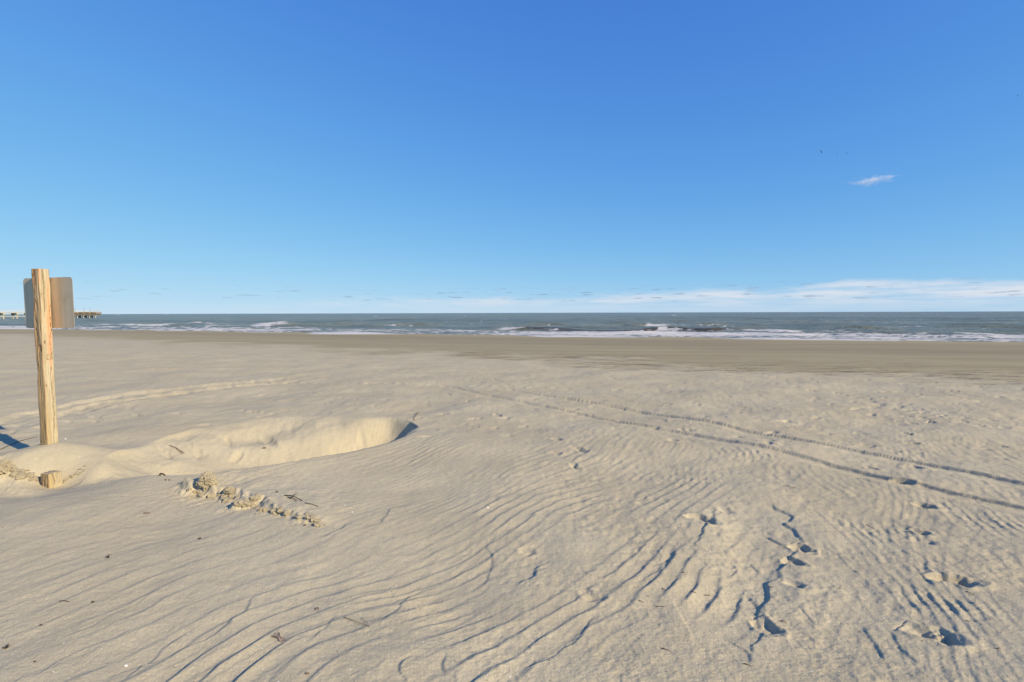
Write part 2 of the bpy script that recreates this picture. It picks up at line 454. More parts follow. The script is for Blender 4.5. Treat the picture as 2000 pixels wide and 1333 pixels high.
    # wheel tracks; the dark line of each is the far (sun side) wall of a shallow groove
    for k, tr in enumerate(TRACKS):
        m, d, t = near_line(X, Y, tr, 0.6)
        if not m.any(): continue
        dd = d+0.003*samp(N_C, X[m], Y[m], 14.0)+0.010*samp(N_D, X[m], Y[m], 12.0)
        # low side is to the left / near side of the line; which sign that is depends on the direction of the polyline
        dd = -dd
        g = -sst(-0.002, 0.017, dd)*sst(0.26, 0.07, dd)*0.021+np.exp(-((dd+0.035)/0.05)**2)*0.005+np.exp(-((dd-0.27)/0.03)**2)*0.005
        lug = 0.0*np.sin(t*2300+2*samp(N_D, X[m], Y[m], 3.0))*sst(0.0, 0.03, dd)*sst(0.22, 0.16, dd)
        e = sst(0.0, 0.12, t)
        z[m] += (g+lug)*e
    for tr in OLDTRACK:
        m, d, t = near_line(X, Y, tr, 1.2)
        if not m.any(): continue
        dd = d+0.03*samp(N_C, X[m], Y[m], 60.0)
        e = sst(0.0, 0.1, t)*sst(1.0, 0.75, t)
        g = -sst(0.28, 0.10, np.abs(dd))*0.040+np.exp(-((np.abs(dd)-0.30)/0.12)**2)*0.015
        z[m] += g*e*(0.75+0.4*np.tanh(samp(N_D, X[m], Y[m], 4.0)))
    # crusted edge running down from the crest: the far side stands higher
    for pts, drop in ((CRUST, 0.085), (CRUST2, 0.05)):
        m, d, t = near_line(X, Y, pts, 1.4)
        if not m.any(): continue
        ds = -d+0.004*samp(N_C, X[m], Y[m], 6.0)+0.030*samp(N_B, X[m], Y[m], 4.0)+0.03*samp(N_D, X[m], Y[m], 5.0)       # + = camera side
        e = sst(-0.0, 0.08, t)*sst(1.0, 0.80, t)*(1-0.72*t)
        hi = np.exp(-(np.clip(-ds, 0, 9)/0.34)**1.5)
        lo = np.where(ds > 0, 1-sst(0.0, 0.09, ds), 1.0)
        crumb = np.exp(-((ds-0.05)/0.09)**2)*(0.012*samp(N_B, X[m]+2, Y[m], 2.6)+0.0035*samp(N_C, X[m]+1, Y[m]+3, 2.6))
        z[m] += e*(drop*np.where(ds > 0, lo, hi)+crumb)
    return z, s, dry, inpit

CRUST = smooth_line(W_([(362, 948), (400, 968), (455, 972), (520, 992), (590, 1008), (640, 1022), (674, 1028)], 0.0), 1)
CRUST2 = smooth_line(W_([(-60, 905), (0, 922), (40, 930), (82, 944)], 0.02), 1)
# faint old footprints all over the middle distance
OLDPRINTS = []
_r = random.Random(3)
for k in range(210):
    y = 6.0+22*_r.random()**1.4; x = (_r.random()*2.1-1.05)*y
    if inside_poly(np.array([x]), np.array([y]), PITPOLY)[0] or x*SN[0]+y*SN[1] > 21: continue
    if math.hypot(x+4.9, y-5.5) < 1.2: continue
    a = _r.uniform(-0.9, 0.6); L = _r.uniform(0.18, 0.34)
    OLDPRINTS.append(((x-L*math.cos(a), y-L*math.sin(a)), (x, y), _r.uniform(0.04, 0.08), _r.uniform(0.012, 0.034)))
for k in range(260):
    y = 7.0+16*_r.random()**1.3; x = (_r.random()*1.5-0.45)*y
    if inside_poly(np.array([x]), np.array([y]), PITPOLY)[0] or x*SN[0]+y*SN[1] > 20: continue
    L = _r.uniform(0.08, 0.2)
    OLDPRINTS.append(((x-L, y+_r.uniform(-.05, .05)), (x, y), _r.uniform(0.03, 0.06), _r.uniform(0.016, 0.032)))
# a broken trail of them crossing far left and another running to the right-hand water's edge
for k in range(34):
    t = k/33.0
    OLDPRINTS.append((tuple(np.array([-7.5+8.5*t+_r.uniform(-.1, .1), 12.6-1.2*t+_r.uniform(-.25, .25)])), tuple(np.array([-7.2+8.5*t, 12.6-1.2*t])), 0.06, _r.uniform(0.02, 0.04)))
    p = np.array([6.2+0.9*t+_r.uniform(-.3, .3), 7.2+9.5*t])
    OLDPRINTS.append((tuple(p), tuple(p+np.array([0.28, 0.0])), 0.06, _r.uniform(0.02, 0.038)))

ALLP = []
for k, (a, b, hw, dep) in enumerate(PRINTS+OLDPRINTS):
    if k < len(PRINTS): a, b = at_z(*a, 0.0), at_z(*b, 0.0)
    a, b = np.array(a), np.array(b); L = float(np.linalg.norm(b-a))
    ALLP.append((a, b, max(L, 0.16), (b-a)/L, hw*0.85, dep*0.78))
TRACKS = [W_(t_, 0.0) for t_ in TRACKS]
BASIN = smooth_line(W_([(1455, 1010), (1480, 1070), (1455, 1140), (1430, 1190)], 0.0), 2)
OLDTRACK = [smooth_line(W_(t_, 0.0), 2) for t_ in OLDTRACK]

# ------------------------------------------------------------------ the beach
def beach_grid():
    u1 = np.linspace(-1.04, 1.04, 900)
    side = 1.04+np.linspace(0, 1, 34)[1:]**1.5*0.75
    u = np.concatenate([-side[::-1], u1, side])
    inv = np.linspace(1/1.75, 1/14.0, 640)
    ynear = 1/inv
    inv2 = np.linspace(1/14.0, 1/220.0, 250)[1:]
    yb = np.concatenate([np.linspace(-30, -2, 16), np.linspace(-2, 1.75, 60)[1:-1]])
    y = np.concatenate([yb, ynear, 1/inv2])
    U, YY = np.meshgrid(u, y)
    XX = U*(0.985*np.sqrt(YY**2+0.8)+0.42*np.exp(-(YY/3.5)**2)+0.25)
    return XX, YY

SX, SY = beach_grid()
SZ, Ss, Sdry, Spit = height(SX.ravel(), SY.ravel())
SZ = SZ.reshape(SX.shape)

def h_at(x, y):
    z, _, _, _ = height(np.array([float(x)]), np.array([float(y)])); return float(z[0])

def ground(px, py):
    """where the view ray of an image point meets the sand"""
    d = ray(px, py); z = 0.0
    for _ in range(7):
        t = (z-CAM_Z)/d[2]; z = 0.5*z+0.5*h_at(d[0]*t, d[1]*t)
    return np.array([d[0]*t, d[1]*t, h_at(d[0]*t, d[1]*t)])

# ------------------------------------------------------------------ materials
def material(name):
    m = bpy.data.materials.new(name); m.use_nodes = True
    t = NT(m.node_tree); t.n.clear()
    out = t.new('ShaderNodeOutputMaterial'); b = t.new('ShaderNodeBsdfPrincipled'); t.l.new(b.outputs[0], out.inputs[0])
    return m, t, b, out

def sand_material():
    m, t, b, out = material('beach_sand')
    tc = t.new('ShaderNodeTexCoord'); P = tc.outputs['Object']
    at = t.new('ShaderNodeAttribute'); at.attribute_name = 'wet'; wet0 = at.outputs['Fac']
    streak = t.noise(t.mapping(P, (0.05, 0.55, 1), (0, 0, math.radians(20.8))), 1.0, 5, 0.6)
    wet = t.math('ADD', wet0, t.math('MULTIPLY', t.math('SUBTRACT', streak, 0.5), t.math('MULTIPLY', t.ramp(wet0, 0.02, 0.3), 0.9)), clamp=True)
    big = t.noise(P, 0.8, 4, 0.55); grain = t.noise(P, 260, 2, 0.7); mid = t.noise(P, 26, 4, 0.65)
    dry = t.mix(t.ramp(big, 0.3, 0.7), (0.440, 0.376, 0.258, 1), (0.486, 0.421, 0.295, 1))
    dry = t.mix(t.ramp(mid, 0.35, 0.75, 0, 0.35), dry, (0.388, 0.322, 0.208, 1))
    gr2 = t.noise(P, 95, 3, 0.7); g2 = t.ramp(gr2, 0.3, 0.7, 0.88, 1.10, False)
    dry = t.mix(1.0, dry, t.xyz(g2, g2, g2), 'MULTIPLY')
    g = t.ramp(grain, 0.25, 0.75, 0.72, 1.24, False)
    dry = t.mix(1.0, dry, t.xyz(g, g, g), 'MULTIPLY')
    # scattered dark crumbs and pale shell grit
    v = t.new('ShaderNodeTexVoronoi'); t.l.new(P, v.inputs['Vector']); v.inputs['Scale'].default_value = 17
    sepc = t.new('ShaderNodeSeparateColor'); t.l.new(v.outputs['Color'], sepc.inputs[0])
    dot = t.ramp(v.outputs['Distance'], 0.05, 0.11, 1, 0)
    dark = t.math('MULTIPLY', dot, t.math('GREATER_THAN', sepc.outputs[0], 0.90))
    pale = t.math('MULTIPLY', dot, t.math('GREATER_THAN', sepc.outputs[1], 0.95))
    dry = t.mix(t.math('MULTIPLY', dark, 0.65), dry, (0.12, 0.085, 0.05, 1))
    dry = t.mix(t.math('MULTIPLY', pale, 0.8), dry, (0.72, 0.68, 0.60, 1))
    wc = t.mix(t.ramp(streak, 0.36, 0.64), (0.228, 0.180, 0.090, 1), (0.325, 0.264, 0.142, 1))
    col = t.mix(wet, dry, wc)
    # strand line litter
    at2 = t.new('ShaderNodeAttribute'); at2.attribute_name = 'wrack'
    wr = t.noise(t.mapping(P, (0.9, 3.2, 1), (0, 0, math.radians(20.8))), 1.0, 6, 0.75)
    col = t.mix(t.math('MULTIPLY', t.ramp(wr, 0.47, 0.60), t.math('MULTIPLY', at2.outputs['Fac'], 0.85)), col, (0.15, 0.115, 0.070, 1))
    t.l.new(col, b.inputs['Base Color'])
    t.l.new(t.ramp(wet, 0.5, 1.0, 0.95, 0.70), b.inputs['Roughness'])
    t.l.new(t.ramp(wet, 0.4, 1.0, 0.12, 0.22), b.inputs['Specular IOR Level'])
    n = t.bump(t.noise(P, 12, 4, 0.6), 0.55, 0.012)
    n = t.bump(gr2, 0.8, 0.004, n)
    n = t.bump(grain, 0.40, 0.0016, n)
    t.l.new(n, b.inputs['Normal'])
    return m

SAND = sand_material()
me = grid_mesh('beach', SX, SY, SZ)
jw = 0.9*samp(N_A, SX.ravel(), SY.ravel(), 60.0)
al = np.clip(SX.ravel()*ST[0]+SY.ravel()*ST[1], -120, 40)
sb = Ss+jw*1.3-(19.6-0.20*al)                       # distance seaward of the damp line, which runs closer to the camera at right
wet = sst(-2.6, 3.2, sb)*0.74+0.26*sst(8, 20, sb)
wet *= 1-0.30*sst(50, 60, Ss)
fattr(me, 'wet', wet)
fattr(me, 'wrack', np.exp(-((sb-0.2)/2.0)**2)*sst(-16, 2, SX.ravel())+0.4*np.exp(-((sb-4.6)/2.2)**2)*sst(-8, 0, SX.ravel())+0.35*np.exp(-((sb+2)/0.7)**2))
beach = link('beach', me, SAND, smooth=False); tag(beach, 'wide sandy beach with wind ripples, pit, wheel tracks and footprints', kind='structure')

# ------------------------------------------------------------------ the sea
def sea():
    u = np.linspace(-1.75, 1.75, 760)
    inv = np.linspace(1/24.0, 1/420.0, 330)
    y = np.concatenate([1/inv, np.array([520, 700, 1000, 1600, 3000, 7000, 16000, 40000.0])])
    U, Y = np.meshgrid(u, y); X = U*(Y+6)
    s = X*SN[0]+Y*SN[1]; a = X*ST[0]+Y*ST[1]
    D = np.hypot(X, Y)
    z = np.zeros_like(X)
    rng = np.random.default_rng(9)
    deep = sst(66, 130, s)
    for k in range(26):
        lam = rng.uniform(5, 26); th = rng.normal(0, 0.32); ph = rng.uniform(0, 6.28)
        amp = 0.0085*lam*rng.uniform(0.5, 1.0)
        kx = 2*np.pi/lam
        att = np.clip(1.3-D/(lam*22), 0, 1)
        p = kx*(s*math.cos(th)+a*math.sin(th))+ph
        w = 1-2*np.abs(np.sin(p/2))**1.0
        z += amp*att*w*(0.10+0.90*deep)
    # breakers: (s of crest, along from, along to, height)
    wob = 2.6*samp(N_A, a, s*0.3, 130.0)
    foam = np.zeros_like(X)
    nf = samp(N_B, a*0.35, s, 26.0); nf2 = samp(N_C, a*0.4, s, 60.0)
    for s0, a0, a1, hgt, fa0, fa1 in ((97.5, -48, 72, 0.38, None, None), (123, -175, -62, 0.75, None, None), (80, -20, 90, 0.22, None, None), (150, -60, 60, 0.4, None, None), (107, -230, -95, 0.5, None, None)):
        e = sst(a0, a0+14, a)*sst(a1, a1-14, a)*(0.75+0.35*np.tanh(samp(N_D, a, s*0, 160.0+s0)))
        d = s+wob-s0
        z += hgt*e*np.where(d < 0, np.exp(-(d/1.5)**2), np.exp(-(d/5.5)**2))
        if s0 == 97.5:
            # unbroken, glassy brown faces between a = -32 and 8, broken elsewhere
            brk = 1-sst(-38, -30, a)*sst(9, 1, a)*(1-sst(1.0, 1.4, samp(N_A, a, s*0, 90.0)))
        elif s0 == 150: brk = np.zeros_like(a)
        else: brk = np.ones_like(a)*0.95
        foam = np.maximum(foam, brk*e*np.exp(-((d+1.2)/2.6)**2)*(1.0+0.2*nf))
        foam = np.maximum(foam, 0.70*e*sst(-17, -3, d)*sst(1, -2, d)*(0.75+0.45*nf))
    # swash: sheets of foam and shallow water up the sand
    edge = s-S0
    sw = 0.07*samp(N_D, a, s*0+5, 330.0)+0.018*samp(N_A, a, s*0+9, 60.0)
    z += sw*sst(26, 4, edge)
    foam = np.maximum(foam, sst(36, 22, edge)*np.clip(0.56+0.26*sst(-12, 12, a)+0.40*nf2+0.33*nf, 0, 1))
    foam = np.maximum(foam, sst(6, 1.5, edge)*0.85*sst(-12, -4, edge))
    caps = sst(1.95, 2.7, samp(N_C, a*0.3, s, 90.0)+0.5*nf)*deep*0.8
    foam = np.maximum(foam, caps)
    me = grid_mesh('sea', X, Y, z+SEA)
    fattr(me, 'foam', np.clip(foam, 0, 1.2)); fattr(me, 'silt', np.clip(np.exp(-((s+wob-96.3)/2.0)**2)*sst(-40, -30, a)*sst(14, 4, a)+0.35*sst(120, 70, s), 0, 1))
    m, t, b, out = material('sea_water')
    P = t.new('ShaderNodeTexCoord').outputs['Object']
    R = t.mapping(P, (1, 1, 1), (0, 0, math.radians(20.8)))
    A = t.new('ShaderNodeAttribute'); A.attribute_name = 'foam'
    B = t.new('ShaderNodeAttribute'); B.attribute_name = 'silt'
    st = t.noise(t.mapping(R, (0.006, 0.030, 1)), 1.0, 6, 0.65)
    col = t.mix(t.ramp(st, 0.35, 0.65), (0.135, 0.148, 0.100, 1), (0.220, 0.226, 0.158, 1))
    col = t.mix(B.outputs['Fac'], col, (0.085, 0.058, 0.026, 1))
    br = t.noise(t.mapping(R, (0.55, 1.1, 1)), 1.0, 5, 0.7)
    fm = t.ramp(t.math('ADD', A.outputs['Fac'], t.math('MULTIPLY', t.math('SUBTRACT', br, 0.5), 1.5)), 0.42, 0.78)
    t.l.new(col, b.inputs['Base Color']); b.inputs['Roughness'].default_value = 0.28
    b.inputs['IOR'].default_value = 1.333; b.inputs['Specular IOR Level'].default_value = 0.14
    n = t.bump(t.noise(t.mapping(R, (0.10, 0.22, 1)), 1.0, 6, 0.7), 1.0, 2.4)
    n = t.bump(t.noise(t.mapping(R, (0.8, 1.4, 1)), 1.0, 4, 0.65), 0.8, 0.35, n)
    t.l.new(n, b.inputs['Normal'])
    fo = t.new('ShaderNodeBsdfDiffuse'); fo.inputs[0].default_value = (0.56, 0.54, 0.52, 1)
    t.l.new(t.bump(br, 0.8, 0.25), fo.inputs['Normal'])
    mx = t.new('ShaderNodeMixShader'); t.l.new(fm, mx.inputs[0]); t.l.new(b.outputs[0], mx.inputs[1]); t.l.new(fo.outputs[0], mx.inputs[2])
    t.l.new(mx.outputs[0], out.inputs[0])
    o = link('sea', me, m, smooth=False); tag(o, 'grey green sea with lines of breaking waves and white foam', kind='structure')

sea()

# ------------------------------------------------------------------ wood and metal
def wood_material():
    m, t, b, out = material('weathered_pine')
    P = t.new('ShaderNodeTexCoord').outputs['Object']
    sep = t.new('ShaderNodeSeparateXYZ'); t.l.new(P, sep.inputs[0])
    wob = t.noise(t.mapping(P, (1, 1, 1.4)), 2.5, 2, 0.5)
    pv = t.xyz(t.math('ADD', sep.outputs[0], t.math('MULTIPLY', wob, 0.03)), t.math('ADD', sep.outputs[1], t.math('MULTIPLY', wob, 0.03)), t.math('MULTIPLY', sep.outputs[2], 0.035))
    gr = t.noise(pv, 60, 5, 0.65); gr2 = t.noise(pv, 190, 3, 0.6); big = t.noise(pv, 16, 3, 0.5)
    col = t.mix(t.ramp(gr, 0.3, 0.7), (0.335, 0.270, 0.165, 1), (0.485, 0.415, 0.290, 1))
    col = t.mix(t.ramp(big, 0.52, 0.66, 0, 0.8), col, (0.38, 0.285, 0.14, 1))
    col = t.mix(t.ramp(big, 0.44, 0.34, 0, 0.75), col, (0.60, 0.30, 0.16, 1))
    col = t.mix(t.ramp(gr2, 0.56, 0.72, 0, 0.8), col, (0.25, 0.15, 0.06, 1))
    at = t.new('ShaderNodeAttribute'); at.attribute_name = 'crack'
    col = t.mix(at.outputs['Fac'], col, (0.09, 0.05, 0.022, 1))
    at2 = t.new('ShaderNodeAttribute'); at2.attribute_name = 'stain'
    col = t.mix(at2.outputs['Fac'], col, (0.34, 0.13, 0.055, 1))
    at3 = t.new('ShaderNodeAttribute'); at3.attribute_name = 'grey'
    col = t.mix(t.math('MULTIPLY', at3.outputs['Fac'], t.ramp(gr, 0.25, 0.7, 1.0, 0.45)), col, (0.200, 0.150, 0.075, 1))
    v = t.new('ShaderNodeTexVoronoi'); t.l.new(t.mapping(P, (1, 1, 0.45)), v.inputs['Vector']); v.inputs['Scale'].default_value = 9
    col = t.mix(t.ramp(v.outputs['Distance'], 0.07, 0.12, 0.85, 0), col, (0.17, 0.09, 0.035, 1))
    t.l.new(col, b.inputs['Base Color']); b.inputs['Roughness'].default_value = 0.8; b.inputs['Specular IOR Level'].default_value = 0.2
    t.l.new(t.bump(gr2, 0.5, 0.003, t.bump(gr, 0.6, 0.006)), b.inputs['Normal'])
    return m

WOOD = wood_material()

def timber_mesh(name, w, hgt, seed, rag=0.0):
    """square post, weathered: softened arrises, drying cracks, chipped corner"""
    rng = np.random.default_rng(seed)
    na, nz = 72, 220
    th = np.linspace(0, 2*np.pi, na, endpoint=False)
    z = np.linspace(0, hgt, nz)
    T, Zz = np.meshgrid(th, z)
    e = 9.0
    r = (np.abs(np.cos(T))**e+np.abs(np.sin(T))**e)**(-1/e)*w/2
    grain = samp(N_C, T/(2*np.pi)*3.0, Zz*0.12, 1.0*3)*0.0011+samp(N_D, T/(2*np.pi)*2.0, Zz*0.35, 2.0)*0.0016
    r = r+grain
    crack = np.zeros_like(T); stain = np.zeros_like(T)
    for a0, z0, z1, dep, wd in ((-0.30, 0.72*hgt, hgt, 0.011, 0.060), (-1.78, 0.35*hgt, 0.92*hgt, 0.010, 0.07), (-1.25, 0.0, 0.45*hgt, 0.008, 0.05), (0.25, 0.1*hgt, 0.6*hgt, 0.006, 0.045), (-2.1, 0.55*hgt, hgt, 0.010, 0.06), (-1.05, 0.62*hgt, 0.98*hgt, 0.010, 0.06), (0.48, 0.5*hgt, 0.9*hgt, 0.005, 0.04)):
        c = a0+0.10*samp(N_A, Zz*0+a0, Zz, 2.0)+0.25*(Zz-z0)*0.15
        d = np.abs(np.angle(np.exp(1j*(T-c))))
        k = np.exp(-(d/wd)**2)*sst(z0, z0+0.1*hgt, Zz)*(sst(z1, z1-0.1*hgt, Zz) if z1 < hgt else 1)
        r = r-dep*k; crack = np.maximum(crack, sst(0.35, 0.9, k))
    # reddish heartwood along the corner towards the camera
    d = np.abs(np.angle(np.exp(1j*(T+math.pi/4+0.16))))
    stain = np.exp(-(d/0.17)**2)*0.50*(0.65+0.45*np.tanh(1.5*samp(N_A, T, Zz, 1.4)))
    stain = stain+0.35*np.exp(-(np.angle(np.exp(1j*(T+1.9)))/0.5)**2)
    # chip out of that corner part way up
    kc = np.exp(-(np.angle(np.exp(1j*(T+math.pi/4+0.55)))/0.28)**2)*np.exp(-((Zz-0.62*hgt)/0.035)**4)
    r = r-0.014*kc; crack = np.maximum(crack, kc*0.8)
    X = r*np.cos(T); Y = r*np.sin(T)
    top = hgt-0.004+rag*samp(N_C, X*3+1, Y*3, 1.0)
    Zz = np.where(Zz >= hgt-1e-6, top, Zz)
    co = [tuple(p) for p in np.stack([X, Y, Zz], -1).reshape(-1, 3)]
    fs = []
    for i in range(nz-1):
        for j in range(na):
            k = (j+1) % na
            fs.append((i*na+j, i*na+k, (i+1)*na+k, (i+1)*na+j))
    # top: one inner ring and a centre
    n0 = len(co)
    for j in range(na):
        x, y, zz = co[(nz-1)*na+j]; co.append((x*0.94, y*0.94, hgt+0.001+rag*0.5*random.uniform(-1, 1)))
    co.append((0, 0, hgt+0.001))
    for j in range(na):
        k = (j+1) % na
        fs.append(((nz-1)*na+j, (nz-1)*na+k, n0+k, n0+j)); fs.append((n0+j, n0+k, n0+na))
    fs.append(tuple(range(na-1, -1, -1)))
    me = mesh(name, co, fs)
    ex = len(co)-nz*na
    grey = 0.75*sst(0.90, 0.70, np.abs(np.angle(np.exp(1j*(T+math.pi/2+0.08)))))
    fattr(me, 'grey', np.concatenate([grey.ravel(), np.zeros(ex)]))
    fattr(me, 'crack', np.concatenate([crack.ravel(), np.full(ex, 0.1)])); fattr(me, 'stain', np.concatenate([np.clip(stain, 0, 1).ravel(), np.zeros(ex)]))
    return me

def plain(name, col, rough=0.7, metal=0.0, var=0.25, scale=40, bumpd=0.0, spec=0.3):
    m, t, b, out = material(name)
    P = t.new('ShaderNodeTexCoord').outputs['Object']
    n = t.noise(P, scale, 4, 0.6)
    c2 = tuple(c*(1-var) for c in col)+(1,); c1 = tuple(min(1, c*(1+var)) for c in col)+(1,)
    t.l.new(t.mix(t.ramp(n, 0.3, 0.7), c2, c1), b.inputs['Base Color'])
    b.inputs['Roughness'].default_value = rough; b.inputs['Metallic'].default_value = metal; b.inputs['Specular IOR Level'].default_value = spec
    if bumpd: t.l.new(t.bump(n, 0.6, bumpd), b.inputs['Normal'])
    return m

def aluminium():
    m, t, b, out = material('weathered_aluminium')
    P = t.new('ShaderNodeTexCoord').outputs['Object']
    n = t.noise(t.mapping(P, (14, 14, 0.8)), 1.0, 5, 0.6); n2 = t.noise(P, 7, 4, 0.6)
    c = t.mix(t.ramp(n, 0.3, 0.7), (0.40, 0.31, 0.21, 1), (0.50, 0.40, 0.29, 1))
    c = t.mix(t.ramp(n2, 0.5, 0.75, 0, 0.35), c, (0.28, 0.20, 0.12, 1))
    t.l.new(c, b.inputs['Base Color']); b.inputs['Metallic'].default_value = 0.40
    t.l.new(t.ramp(n, 0.2, 0.8, 0.24, 0.36), b.inputs['Roughness'])
    return m

def rounded_plate(name, w, h, r, th, seg=7):
    pts = []
    for cx, cz, a0 in ((w/2-r, h/2-r, 0), (-w/2+r, h/2-r, 90), (-w/2+r, -h/2+r, 180), (w/2-r, -h/2+r, 270)):
        for k in range(seg+1):
            a = math.radians(a0+90*k/seg); pts.append((cx+r*math.cos(a), cz+r*math.sin(a)))
    n = len(pts)
    co = [(x, -th/2, z) for x, z in pts]+[(x, th/2, z) for x, z in pts]
    fs = [tuple(range(n)), tuple(range(2*n-1, n-1, -1))]+[(i, i+n, (i+1) % n+n, (i+1) % n) for i in range(n)]
    return mesh(name, co, fs)

def bm_obj(name, build, mat, parent=None, smooth=False):
    bm = bmesh.new(); build(bm); me = bpy.data.meshes.new(name); bm.to_mesh(me); bm.free()
    return link(name, me, mat, parent, smooth)

def add_box(bm, c, s, rot=None):
    r = bmesh.ops.create_cube(bm, size=1.0)
    M = Matrix.Translation(c) @ (rot.to_4x4() if rot else Matrix.Identity(4)) @ Matrix.Diagonal((*s, 1))
    bmesh.ops.transform(bm, matrix=M, verts=r['verts'])
    return r['verts']

def add_cyl(bm, a, b, r1, r2=None, seg=8):
    a, b = Vector(a), Vector(b); d = b-a
    r = bmesh.ops.create_cone(bm, cap_ends=True, segments=seg, radius1=r1, radius2=r1 if r2 is None else r2, depth=d.length)
    M = Matrix.Translation((a+b)/2) @ d.to_track_quat('Z', 'Y').to_matrix().to_4x4()
    bmesh.ops.transform(bm, matrix=M, verts=r['verts'])

ALU = aluminium()
TAGM = plain('stamped_tag', (0.62, 0.50, 0.30), 0.5, 0.2, 0.15)
INK = plain('stamped_ink', (0.20, 0.11, 0.05), 0.8, 0.0, 0.1)

# sign post, seen from behind
PW = 0.108
base = at_y(97, 866, POST_XY[1])
gz = h_at(base[0], base[1])
topz = at_y(80, 526, base[1])[2]
RZ = math.radians(-13.0)
sp = empty('sign_post', (base[0], base[1], gz-0.35), RZ)
tag(sp, 'tall weathered square wooden post carrying a sign seen from behind', 'sign post')
H = topz-(gz-0.35)
post = link('post', timber_mesh('post', PW, H, 5), WOOD, sp)
pc = at_y(80, 592, base[1])
def proj(p):
    v = CM.T @ (np.array(p)-np.array([0, 0, CAM_Z])); return 1000-1000*v[0]/v[2], 666.5+1000*v[1]/v[2]
_c, _s = math.cos(RZ), math.sin(RZ)
_ly = PW/2+0.006
_xs = np.linspace(-0.6, 0.8, 561)
_pj = np.array([proj((base[0]+_c*q-_s*_ly, base[1]+_s*q+_c*_ly, pc[2]))[0] for q in _xs])
SL, SR = np.interp(48, _pj, _xs), np.interp(143.5, _pj, _xs)
sgn = link('sign_panel', rounded_plate('sign_panel', SR-SL, 0.545, 0.038, 0.004), ALU, sp, smooth=False)
sgn.location = ((SL+SR)/2, _ly, pc[2]-(gz-0.35)); sgn['label'] = 'bare grey aluminium back of a rounded square sign'
sgn.rotation_euler = (0, math.radians(-0.4), 0)
tg = at_y(93, 697, base[1])
# small square tag on the sunny side, with two stamped digits
tagroot = bm_obj('tag', lambda bm: add_box(bm, (0, 0, 0), (0.004, 0.040, 0.050)), TAGM, sp)
tagroot.location = (PW/2+0.003, -0.004, tg[2]-(gz-0.35))
def frame(bm):
    for y, z, sy, sz in ((0, 0.0235, 0.040, 0.004), (0, -0.0235, 0.040, 0.004), (0.018, 0, 0.004, 0.043), (-0.018, 0, 0.004, 0.043)):
        add_box(bm, (0.0028, y, z), (0.0016, sy, sz))
bm_obj('tag_frame', frame, INK, tagroot)
def digits(bm):
    add_box(bm, (0.0028, -0.008, 0), (0.0016, 0.003, 0.026))
    for y, z, sy, sz in ((0.006, 0.0115, 0.010, 0.003), (0.0025, 0.006, 0.003, 0.008), (0.006, 0.0005, 0.010, 0.003), (0.0095, -0.006, 0.003, 0.010), (0.006, -0.0125, 0.010, 0.003)):
        add_box(bm, (0.0028, y, z), (0.0016, sy, sz))
bm_obj('stamped_digits', digits, INK, tagroot)

# stump in front of it
sb = ground(101, 950)
sy_ = STUMP_XY[1]; s0 = at_y(101, 950, sy_); s1 = at_y(101, 923, sy_)
st = link('post_stump', timber_mesh('post_stump', 0.118, 0.55, 8, 0.004), WOOD)
st.location = (s0[0], s0[1], s1[2]-0.55); st.rotation_euler = (0, 0, RZ)
tag(st, 'short square wooden stump almost buried in sand below the sign post', 'stump')

# ------------------------------------------------------------------ crumbling clods along the crust
CLODM = plain('damp_sand_clod', (0.36, 0.302, 0.205), 0.95, 0, 0.32, 30, 0.01, 0.1)
def clod_mesh(seed, sub=4, rough=0.30):
    bm = bmesh.new(); bmesh.ops.create_icosphere(bm, subdivisions=sub, radius=1.0)
    rng = random.Random(seed); off = rng.uniform(0, 50)
    from mathutils import noise as mn
    for v in bm.verts:
        p = v.co.copy(); q = p*1.3+Vector((off, off*0.7, -off))
        d = mn.noise(q)*rough+abs(mn.noise(q*2.6))*rough*0.9+abs(mn.noise(q*6.0))*rough*0.55+abs(mn.noise(q*13.0))*rough*0.28-0.12
        c = mn.cell(q*2.2)*0.10
        v.co = p*(1+d+c*0.6)
    me = bpy.data.meshes.new('clod'); bm.to_mesh(me); bm.free()
    return me
CL = [clod_mesh(k, 2, 0.45) for k in range(8)]
BIG = [clod_mesh(40+k, 4, 0.50) for k in range(3)]
def clod(px, py, sx, sy, sz, me, label, group=None, sink=0.35, rz=None):
    p = ground(px, py)
    o = link('sand_clod', me, CLODM, smooth=False)
    o.location = (p[0], p[1], p[2]+sz*(1-2*sink)); o.scale = (sx, sy, sz)
    o.rotation_euler = (random.uniform(-.3, .3), random.uniform(-.3, .3), random.uniform(0, 6) if rz is None else rz)
    tag(o, label, 'sand clod', group)
    return o
clod(406, 950, 0.070, 0.056, 0.060, BIG[0], 'largest crumbling lump of damp sand, standing on the dune crest', sink=0.30, rz=0.2)
clod(447, 962, 0.046, 0.032, 0.030, BIG[1], 'crumbling sand lump just right of the largest one', sink=0.3, rz=-0.3)
clod(0, 920, 0.095, 0.07, 0.070, BIG[2], 'dark crumbling sand lump cut by the left edge of the picture', sink=0.3, rz=0.1)
clod(500, 982, 0.038, 0.026, 0.022, BIG[1], 'grey sand lump halfway down the crusted ridge', sink=0.35, rz=0.6)
GL = 'small crumb of damp sand lying along the crusted ridge'
for k in range(120):
    t = random.random()**0.9; x = 372+t*262+random.uniform(-8, 8); y = 952+t*72+random.gauss(0, 8)*(1-0.45*t)
    r = (0.005+0.028*random.random()**2.6)*(1.2-0.5*t)
    clod(x, y, r*random.uniform(0.9, 1.5), r, r*random.uniform(0.6, 0.95), random.choice(CL), GL, 'crumbs along the crusted ridge', 0.42)
for k in range(34):
    t = random.random(); x = -6+t*80; y = 914+t*22+random.uniform(-9, 9)
    r = random.uniform(0.008, 0.030)
    clod(x, y, r*1.3, r, r*0.8, random.choice(CL), 'small crumb of damp sand by the left picture edge', 'crumbs left of the stump', 0.3)
